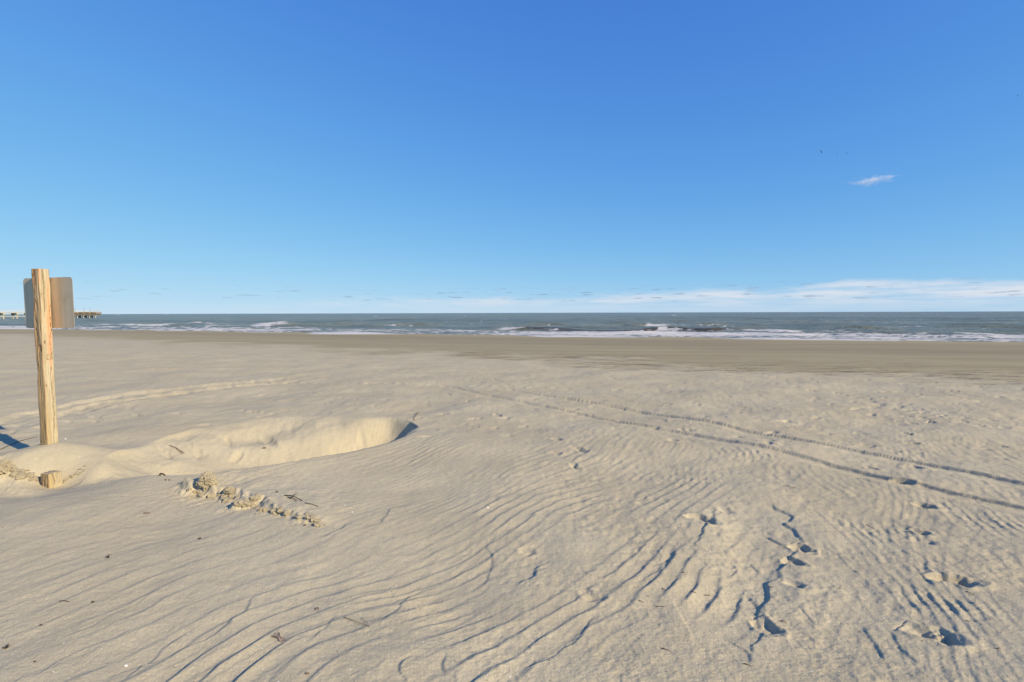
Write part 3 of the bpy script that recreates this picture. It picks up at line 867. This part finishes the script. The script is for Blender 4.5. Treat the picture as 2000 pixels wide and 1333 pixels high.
for k in range(22):
    x = random.uniform(122, 168); y = 940-(x-122)*0.55+random.uniform(-5, 5)
    r = random.uniform(0.005, 0.013)
    clod(x, y, r*1.3, r, r*0.8, random.choice(CL), 'tiny sand crumb on the slope right of the stump', 'crumbs right of the stump', 0.3)

# ------------------------------------------------------------------ flotsam
BROWN = plain('dry_brown_plant', (0.13, 0.075, 0.035), 0.8, 0, 0.35, 60)
DARK = plain('dark_seaweed', (0.060, 0.042, 0.028), 0.75, 0, 0.35, 60)
GREYL = plain('grey_brown_leaf', (0.24, 0.185, 0.14), 0.8, 0, 0.25, 60)
SHELL = plain('bleached_shell', (0.80, 0.76, 0.68), 0.45, 0, 0.08, 50)

def tube(bm, pts, r0, r1, seg=6):
    n = len(pts)
    rings = []
    for i, p in enumerate(pts):
        p = Vector(p); a = Vector(pts[max(0, i-1)]); b = Vector(pts[min(n-1, i+1)])
        q = (b-a).to_track_quat('Z', 'Y'); r = r0+(r1-r0)*i/(n-1)
        rings.append([bm.verts.new(p+q @ Vector((r*math.cos(2*math.pi*k/seg), r*math.sin(2*math.pi*k/seg), 0))) for k in range(seg)])
    for i in range(n-1):
        for k in range(seg):
            bm.faces.new((rings[i][k], rings[i][(k+1) % seg], rings[i+1][(k+1) % seg], rings[i+1][k]))
    bm.faces.new(rings[0][::-1]); bm.faces.new(rings[-1])

def stick(name, px_pts, r0, r1, mat, label, cat='twig', lift=0.004, arch=0.0, branches=(), group=None):
    P = [ground(*p) for p in px_pts]
    o0 = P[0].copy()
    def build(bm):
        def dense(Q, ar):
            out = []
            m = 5*(len(Q)-1)
            for i in range(m+1):
                f = i/m*(len(Q)-1); k = min(int(f), len(Q)-2); g = f-k
                v = Q[k]*(1-g)+Q[k+1]*g-o0
                v = v+np.array([0, 0, lift+ar*math.sin(math.pi*i/m)])
                out.append(tuple(v))
            return out
        tube(bm, dense(P, arch), r0, r1)
        for br in branches:
            tube(bm, dense([ground(*p) for p in br], arch*0.5), r0*0.7, r1*0.6)
    o = bm_obj(name, build, mat, None, True); o.location = o0
    tag(o, label, cat, group)
    return o

stick('twig', [(672, 1207), (700, 1220), (722, 1226)], 0.0016, 0.0010, BROWN, 'thin bent forked twig on the rippled sand in the foreground', branches=([(706, 1208), (716, 1218), (722, 1226)],), arch=0.006)
stick('reed', [(306, 927), (316, 931), (324, 939)], 0.009, 0.008, BROWN, 'curved brown reed stem on the crest, the left one of two', arch=0.050, cat='reed')
stick('reed', [(313, 926), (324, 930), (331, 939)], 0.009, 0.008, BROWN, 'curved brown reed stem on the crest, the right one of two', arch=0.055, cat='reed')
stick('twig', [(331, 871), (344, 877), (360, 886)], 0.004, 0.003, BROWN, 'brown twig lying on the sunlit slope of the pit', branches=([(344, 877), (352, 884), (357, 888)],), arch=0.01)
stick('twig', [(556, 969), (572, 973), (591, 980)], 0.0050, 0.0028, DARK, 'dark tangled twig above the crusted ridge', branches=([(566, 976), (575, 970), (580, 965)], [(562, 973), (576, 977), (579, 981)]), arch=0.012)
stick('twig', [(596, 984), (608, 987), (622, 991)], 0.003, 0.002, DARK, 'short dark twig right of the tangled one', arch=0.006)
stick('twig', [(1530, 949), (1540, 952), (1550, 955), (1556, 951)], 0.0018, 0.0010, BROWN, 'thin hooked twig left of the wheel tracks', arch=0.004)
stick('twig', [(0, 879), (36, 864), (72, 854)], 0.004, 0.003, DARK, 'long thin dark line of a sand ridge, laid as a rod left of the sign post', arch=0.005)  # no real twig: added dark rod draws the dark line of a sand ridge
stick('twig', [(818, 806), (813, 814), (808, 822)], 0.004, 0.003, BROWN, 'short twig at the far right corner of the pit', arch=0.02)
stick('twig', [(116, 1176), (126, 1176), (136, 1177)], 0.0022, 0.0012, DARK, 'tiny dark twig on the fine ripples at far left', arch=0.003)
for k, (x, y) in enumerate([(1297, 1152), (1355, 1158), (1290, 1186), (1382, 1164), (1300, 1270), (1252, 1176), (1335, 1120), (1700, 1030), (1640, 1150), (1505, 1148), (1895, 1160), (1890, 1215), (1530, 1216), (1460, 1300), (1950, 1268)]):
    a = random.uniform(-0.1, 0.6); L = random.uniform(3, 8)
    stick('seaweed_shred', [(x-L, y-L*a), (x, y), (x+L, y+L*a)], 0.0022, 0.0010, DARK, 'small dark shred of dry weed on the trampled sand at right', 'seaweed', 0.002, 0.003, group='weed shreds on the right-hand sand')

def leaf(name, px, py, L, wd, curl, rz, mat, label, seed, wav=0.0):
    p = ground(px, py)
    nu, nv = 15, 7
    rng = random.Random(seed)
    co = []
    for i in range(nu):
        u = i/(nu-1)
        ww = wd*math.sin(math.pi*min(1, u*0.94+0.05))**0.8*(1+wav*math.sin(u*9))
        for j in range(nv):
            v = j/(nv-1)*2-1
            co.append(((u-0.5)*L, v*ww+0.16*L*wav*math.sin(u*6.0), 0.003+curl*(v*v)*ww*0.5+0.005*abs(math.sin(u*4.3))*(wav+0.2)+0.0015*rng.uniform(-1, 1)))
    n = len(co); co += [(x, y, z-0.0025) for x, y, z in co]
    fs = []
    for i in range(nu-1):
        for j in range(nv-1):
            a, b, c, d = i*nv+j, i*nv+j+1, (i+1)*nv+j+1, (i+1)*nv+j
            fs.append((a, d, c, b)); fs.append((a+n, b+n, c+n, d+n))
    bd = [i*nv for i in range(nu)]+[(nu-1)*nv+j for j in range(1, nv)]+[i*nv+nv-1 for i in range(nu-2, -1, -1)]+[j for j in range(nv-2, 0, -1)]
    for a, b in zip(bd, bd[1:]+bd[:1]): fs.append((a, b, b+n, a+n))
    o = link(name, mesh(name, co, fs), mat); o.location = p; o.rotation_euler = (0.1, 0.05, rz)
    tag(o, label, 'leaf'); return o
leaf('dry_leaf', 545, 1248, 0.092, 0.014, 0.9, -0.35, GREYL, 'largest curled brown leaf on the foreground ripples', 1, 0.5)
leaf('dry_leaf', 619, 1190, 0.030, 0.008, 0.8, -0.7, GREYL, 'small brown leaf up and right of the largest leaf', 2)
leaf('dry_leaf', 287, 1003, 0.062, 0.016, 0.3, 0.0, GREYL, 'flat grey leaf on the smooth slope below the crest', 3)
leaf('dry_leaf', 600, 1317, 0.022, 0.006, 0.8, -0.2, GREYL, 'tiny brown leaf near the bottom edge', 4)
leaf('dry_leaf', 516, 876, 0.045, 0.02, 0.5, 0.2, BROWN, 'rust brown scrap in the middle of the pit', 5)

def burr(px, py, r, label, mat=DARK):
    p = ground(px, py)
    def build(bm):
        for k in range(9):
            a = k*0.7+random.uniform(-.2, .2); e = random.uniform(0.15, 1.3)
            tip = (r*math.cos(a)*math.cos(e), r*math.sin(a)*math.cos(e), r*math.sin(e)+0.002)
            tube(bm, [(0, 0, 0.003), (tip[0]*0.5, tip[1]*0.5, tip[2]*0.62), tip], r*0.16, r*0.05, 5)
    o = bm_obj('seaweed_tuft', build, mat, None, True); o.location = p
    tag(o, label, 'seaweed')
burr(14, 1266, 0.018, 'spiky dark seaweed tuft at the lower left edge')
burr(212, 1090, 0.020, 'spiky dark seaweed tuft on the fine ripples')

def pebble(px, py, r, label):
    p = ground(px, py)
    o = link('pebble', CLP[int(px) % 3], DARK); o.location = p+np.array([0, 0, r*0.35]); o.scale = (r*1.3, r, r*0.7)
    tag(o, label, 'pebble')
CLP = [clod_mesh(80+k, 2, 0.18) for k in range(3)]
pebble(390, 1053, 0.010, 'dark pebble in the middle of the left ripples')
pebble(181, 1177, 0.007, 'small dark pebble right of the tiny twig')
pebble(80, 1222, 0.006, 'dark pebble above the spiky tuft')
pebble(68, 1293, 0.005, 'tiny dark pebble near the lower left corner')
pebble(595, 1027, 0.008, 'dark pebble below the crusted ridge')
pebble(541, 962, 0.009, 'dark pebble left of the tangled twig')

def shell_mesh(seed):
    rng = random.Random(seed); co = []; fs = []
    nu, nv = 9, 9
    for i in range(nu):
        r = i/(nu-1)
        for j in range(nv):
            a = math.radians(-70+140*j/(nv-1))
            rr = r*(1+0.04*math.cos(j*math.pi))
            co.append((rr*math.cos(a)-0.4, rr*math.sin(a)*1.05, 0.42*(1-(r-0.25)**2*1.5)*math.cos(a*0.9)+0.02*math.cos(j*math.pi)))
    n = len(co); co += [(x, y, z-0.07) for x, y, z in co]
    for i in range(nu-1):
        for j in range(nv-1):
            a, b, c, d = i*nv+j, i*nv+j+1, (i+1)*nv+j+1, (i+1)*nv+j
            fs.append((a, d, c, b)); fs.append((a+n, b+n, c+n, d+n))
    bd = [i*nv for i in range(nu)]+[(nu-1)*nv+j for j in range(1, nv)]+[i*nv+nv-1 for i in range(nu-2, -1, -1)]
    for a, b in zip(bd, bd[1:]): fs.append((a, b, b+n, a+n))
    return mesh('shell', co, fs)
SHM = [shell_mesh(k) for k in range(2)]
SHELLS = [(246, 1301, .012, 'white shell near the bottom edge on the left ripples'), (492, 899, .022, 'largest white shell on the floor of the pit'),
          (545, 892, .014, 'white shell right of the largest one in the pit'), (510, 913, .012, 'small white shell low in the pit'),
          (673, 988, .013, 'white shell on the smooth slope right of the crusted ridge'), (688, 1001, .012, 'lower white shell on the smooth slope right of the crusted ridge'),
          (953, 992, .014, 'white shell on the broken ripples in the middle'), (448, 931, .014, 'white shell behind the largest sand lump'),
          (238, 826, .014, 'white shell on the sand right of the post mound'), (128, 858, .016, 'white shell at the foot of the sign post'),
          (1079, 909, .012, 'white shell between the ripples above the middle'), (1102, 1138, .010, 'white shell left of the trampled patch'),
          (356, 1146, .009, 'white shell bit on the long left ripples'), (684, 1308, .007, 'tiny white shell near the bottom edge'),
          (1726, 1208, .010, 'pale shell left of the deepest footprint'), (1565, 1147, .008, 'white shell bit right of the collapsed prints'),
          (530, 809, .012, 'white shell on the far rim of the pit'), (612, 809, .012, 'white shell on the far rim right of its neighbour')]
for x, y, r, lab in SHELLS:
    p = ground(x, y); o = link('shell', SHM[int(x) % 2], SHELL); o.location = p+np.array([0, 0, r*0.05]); o.scale = (r, r*0.8, r*0.8)
    o.rotation_euler = (random.uniform(-.3, .3), random.uniform(-.2, .3), random.uniform(0, 6.28)); tag(o, lab, 'shell')

# shell grit and plant crumbs: far too many to count
def grit(name, n, mat, lab, seed, rmin, rmax, flat):
    rng = np.random.default_rng(seed)
    Yv = 1/rng.uniform(1/14.0, 1/2.0, n); Xv = rng.uniform(-1.05, 1.05, n)*Yv
    m = samp(N_E, Xv, Yv, 6.0)+0.5*(Xv > 0.4) > 0.1
    Xv, Yv = Xv[m], Yv[m]
    Zv, _, _, _ = height(Xv, Yv)
    co = []; fs = []
    for x, y, z in zip(Xv, Yv, Zv):
        r = rng.uniform(rmin, rmax)*(0.8+0.05*y); a = rng.uniform(0, 6.28); e = rng.uniform(0.25, 0.6) if flat else rng.uniform(0.6, 1)
        c, s = math.cos(a), math.sin(a); k = len(co); h = r*0.5
        for u, v, w in ((-1, -e, 0), (1, -e*.7, 0), (1.1, e, 0), (-.8, e*.8, 0), (0, 0, 1), (0, 0, -1)):
            co.append((x+(u*c-v*s)*r, y+(u*s+v*c)*r, z+h*0.4+w*h))
        fs += [(k, k+1, k+4), (k+1, k+2, k+4), (k+2, k+3, k+4), (k+3, k, k+4), (k+1, k, k+5), (k+2, k+1, k+5), (k+3, k+2, k+5), (k, k+3, k+5)]
    o = link(name, mesh(name, co, fs), mat, smooth=False); tag(o, lab, 'grit', kind='stuff')
grit('shell_grit', 900, SHELL, 'scattered pale shell grit over the sand', 31, 0.0012, 0.0030, False)
grit('plant_crumbs', 1300, BROWN, 'scattered dark plant crumbs over the sand', 32, 0.0018, 0.0045, True)

# ------------------------------------------------------------------ the far pier
def pier():
    CON = plain('pier_concrete', (0.36, 0.345, 0.29), 0.9, 0, 0.15, 0.6)
    TIM = plain('pier_timber', (0.21, 0.16, 0.11), 0.9, 0, 0.35, 0.8)
    DKT = plain('pier_dark_timber', (0.11, 0.085, 0.06), 0.9, 0, 0.3, 0.8)
    RAILM = plain('pier_rail', (0.46, 0.43, 0.38), 0.8, 0, 0.1, 0.8)
    ROOF = plain('pier_roof', (0.10, 0.11, 0.11), 0.7, 0, 0.1, 0.8)
    end = at_y(183, 622, 395.0)
    root = empty('fishing_pier', (end[0], end[1], SEA), math.atan2(SN[1], SN[0]))
    tag(root, 'long fishing pier on many piles reaching into the sea at far left', 'pier')
    # local +x = out to sea; deck from x=-230 to 0, 6 m wide; wide platform over the last 24 m
    zd = 4.1
    bm_obj('deck', lambda bm: add_box(bm, (-127, 0, zd), (206, 6.0, 0.55)), CON, root)
    bm_obj('platform', lambda bm: add_box(bm, (-11, 0, zd+0.15), (26, 13, 0.6)), TIM, root)
    pm = None
    def pile(x, y, m, r=0.32, z1=None):
        nonlocal pm
        if pm is None:
            bm = bmesh.new(); add_cyl(bm, (0, 0, -2.5), (0, 0, 1), 1, seg=8); pm = bpy.data.meshes.new('pile'); bm.to_mesh(pm); bm.free()
        o = bpy.data.objects.new('pile', pm); COL.objects.link(o); o.parent = root
        o.location = (x, y, 0); o.scale = (r, r, (zd-0.2))
        if not pm.materials: pm.materials.append(m)
    for i in range(29):
        x = -228+i*7.2
        for y in (-2.3, 2.3): pile(x, y, CON, 0.42)
        c = bm_obj('pile_cap', lambda bm: add_box(bm, (0, 0, 0), (1.3, 6.6, 1.1)), CON, root); c.location = (x, 0, zd-0.82)
        if i % 1 == 0:
            b = bm_obj('brace', lambda bm: add_box(bm, (0, 0, 0), (7.2, 0.35, 0.5)), CON, root); b.location = (x+3.6, -2.3, 1.7)
    for x in (-22, -18, -14, -10, -6, -2):
        for y in (-5.6, -2, 2, 5.6): pile(x, y, TIM, 0.30)
        b = bm_obj('beam', lambda bm: add_box(bm, (0, 0, 0), (0.5, 13.0, 0.7)), TIM, root); b.location = (x, 0, zd-0.52)
        for s in (-1, 1):
            k = bm_obj('cross_brace', lambda bm, s=s: add_box(bm, (0, 0, 0), (0.3, 7.5, 0.4), Matrix.Rotation(s*0.42, 3, 'X')), DKT, root); k.location = (x+0.1*s, 2.6*s, 2.2)
    for y in (-6.2, 6.2):
        b = bm_obj('stringer', lambda bm: add_box(bm, (0, 0, 0), (25, 0.5, 1.5)), DKT, root); b.location = (-11, y, zd-1.2)
    for y, x0, x1 in ((-2.9, -230, -24), (2.9, -230, -24), (-6.4, -24, 2), (6.4, -24, 2)):
        r = bm_obj('railing', lambda bm: [add_box(bm, ((x0+x1)/2, y, zd+1.45), (x1-x0, 0.16, 0.14)), add_box(bm, ((x0+x1)/2, y, zd+0.95), (x1-x0, 0.08, 0.10))]
                   +[add_box(bm, (x0+0.5+k*2.4, y, zd+0.9), (0.12, 0.12, 1.1)) for k in range(int((x1-x0)/2.4))], RAILM, root)
    r = bm_obj('railing', lambda bm: add_box(bm, (2, 0, zd+1.35), (0.16, 12.8, 0.16)), RAILM, root)
    h = bm_obj('shelter', lambda bm: [add_box(bm, (sx*1.6, sy*1.6, 1.5), (0.3, 0.3, 3.0)) for sx in (-1, 1) for sy in (-1, 1)], RAILM, root); h.location = (-22.0, 0, zd+0.3)
    rf = bm_obj('roof', lambda bm: bmesh.ops.create_cone(bm, cap_ends=True, segments=4, radius1=3.6, radius2=0.4, depth=1.0), ROOF, h); rf.location = (0, 0, 3.4); rf.rotation_euler = (0, 0, math.pi/4)
    for x in (-16, -9, -3, 1):
        l = bm_obj('lamp_post', lambda bm: add_cyl(bm, (0, 0, 0), (0, 0, 3.4), 0.10, 0.07, 6), DKT, root); l.location = (x, 5.8, zd+0.4)
pier()

# ------------------------------------------------------------------ gulls and one wisp of cloud
FEATH = plain('gull_feathers', (0.12, 0.12, 0.13), 0.8, 0, 0.2, 10)
def gull(px, py, Y, span, rz, bank, label):
    p = at_y(px, py, Y)
    root = empty('gull', tuple(p), rz); root.rotation_euler = (0, bank, rz); tag(root, label, 'bird', 'gulls far off in the sky')
    def body(bm):
        L = span*0.42; pr = [(-.5, .02), (-.38, .06), (-.1, .12), (.15, .12), (.32, .08), (.42, .075), (.5, .02), (.58, .005)]
        pts = [(0, x*L, 0) for x, _ in pr]; rings = []
        for (x, r) in pr:
            rings.append([bm.verts.new((r*L*math.cos(a*math.pi/4), x*L, r*L*math.sin(a*math.pi/4))) for a in range(8)])
        for i in range(len(pr)-1):
            for k in range(8): bm.faces.new((rings[i][k], rings[i][(k+1) % 8], rings[i+1][(k+1) % 8], rings[i+1][k]))
        bm.faces.new(rings[0][::-1]); bm.faces.new(rings[-1])
    bm_obj('body', body, FEATH, root, True)
    for s in (-1, 1):
        def wing(bm, s=s):
            q = [(0.02, .10, -.08, 0), (.22, .13, -.06, .10), (.36, .08, -.05, .09), (.5, -.10, -.13, .02)]
            rows = []
            for x, y0, y1, z in q:
                rows.append([bm.verts.new((s*x*span, yy*span, z*span+dz)) for yy, dz in ((y0, 0), (y1, 0), (y1, -0.012*span), (y0, -0.012*span))])
            for i in range(3):
                for k in range(4): bm.faces.new((rows[i][k], rows[i][(k+1) % 4], rows[i+1][(k+1) % 4], rows[i+1][k]))
            bm.faces.new(rows[-1]); bm.faces.new(rows[0][::-1])
        bm_obj('wing', wing, FEATH, root)
gull(1604, 297, 150, 1.05, 0.3, 1.1, 'darkest and leftmost gull of three above the wisp of cloud')
gull(1635, 299, 330, 1.05, 1.2, 0.3, 'faintest gull, between the other two above the cloud wisp')
gull(1654, 300, 260, 1.05, 0.8, 0.6, 'rightmost gull of three above the cloud wisp')
gull(1988, 187, 260, 1.05, 0.8, 0.4, 'lone gull high at the right edge of the sky')

def wisp():
    c = at_y(1702, 353, 3000.0)
    m = bpy.data.materials.new('cloud_vapour'); m.use_nodes = True; t = NT(m.node_tree); t.n.clear()
    out = t.new('ShaderNodeOutputMaterial'); pv = t.new('ShaderNodeVolumePrincipled'); t.l.new(pv.outputs[0], out.inputs['Volume'])
    P = t.new('ShaderNodeTexCoord').outputs['Object']
    sep = t.new('ShaderNodeSeparateXYZ'); t.l.new(P, sep.inputs[0])
    ln = t.new('ShaderNodeVectorMath'); ln.operation = 'LENGTH'
    nz = t.noise(t.mapping(P, (3.0, 2.2, 2.0)), 1.0, 6, 0.62, 0.4)
    zz = t.math('SUBTRACT', sep.outputs[2], t.math('MULTIPLY', sep.outputs[0], 0.02))
    t.l.new(t.xyz(sep.outputs[0], sep.outputs[1], t.math('MULTIPLY', zz, 1.15)), ln.inputs[0])
    d = t.math('SUBTRACT', 1.0, ln.outputs['Value'])
    d = t.math('ADD', d, t.math('MULTIPLY', t.math('SUBTRACT', nz, 0.5), 2.6))
    dens = t.math('MULTIPLY', t.ramp(d, 0.35, 1.1), 0.020)
    t.l.new(dens, pv.inputs['Density']); pv.inputs['Color'].default_value = (1, 1, 1, 1); pv.inputs['Anisotropy'].default_value = 0.2
    bm = bmesh.new(); bmesh.ops.create_icosphere(bm, subdivisions=4, radius=1.0)
    me = bpy.data.meshes.new('cloud'); bm.to_mesh(me); bm.free()
    o = link('cloud', me, m); o.location = c; o.scale = (165, 70, 42); o.rotation_euler = (0, 0, -0.6)
    SC.cycles.volume_bounces = 2
    tag(o, 'single small white wisp of cloud alone in the blue sky', 'cloud')
wisp()
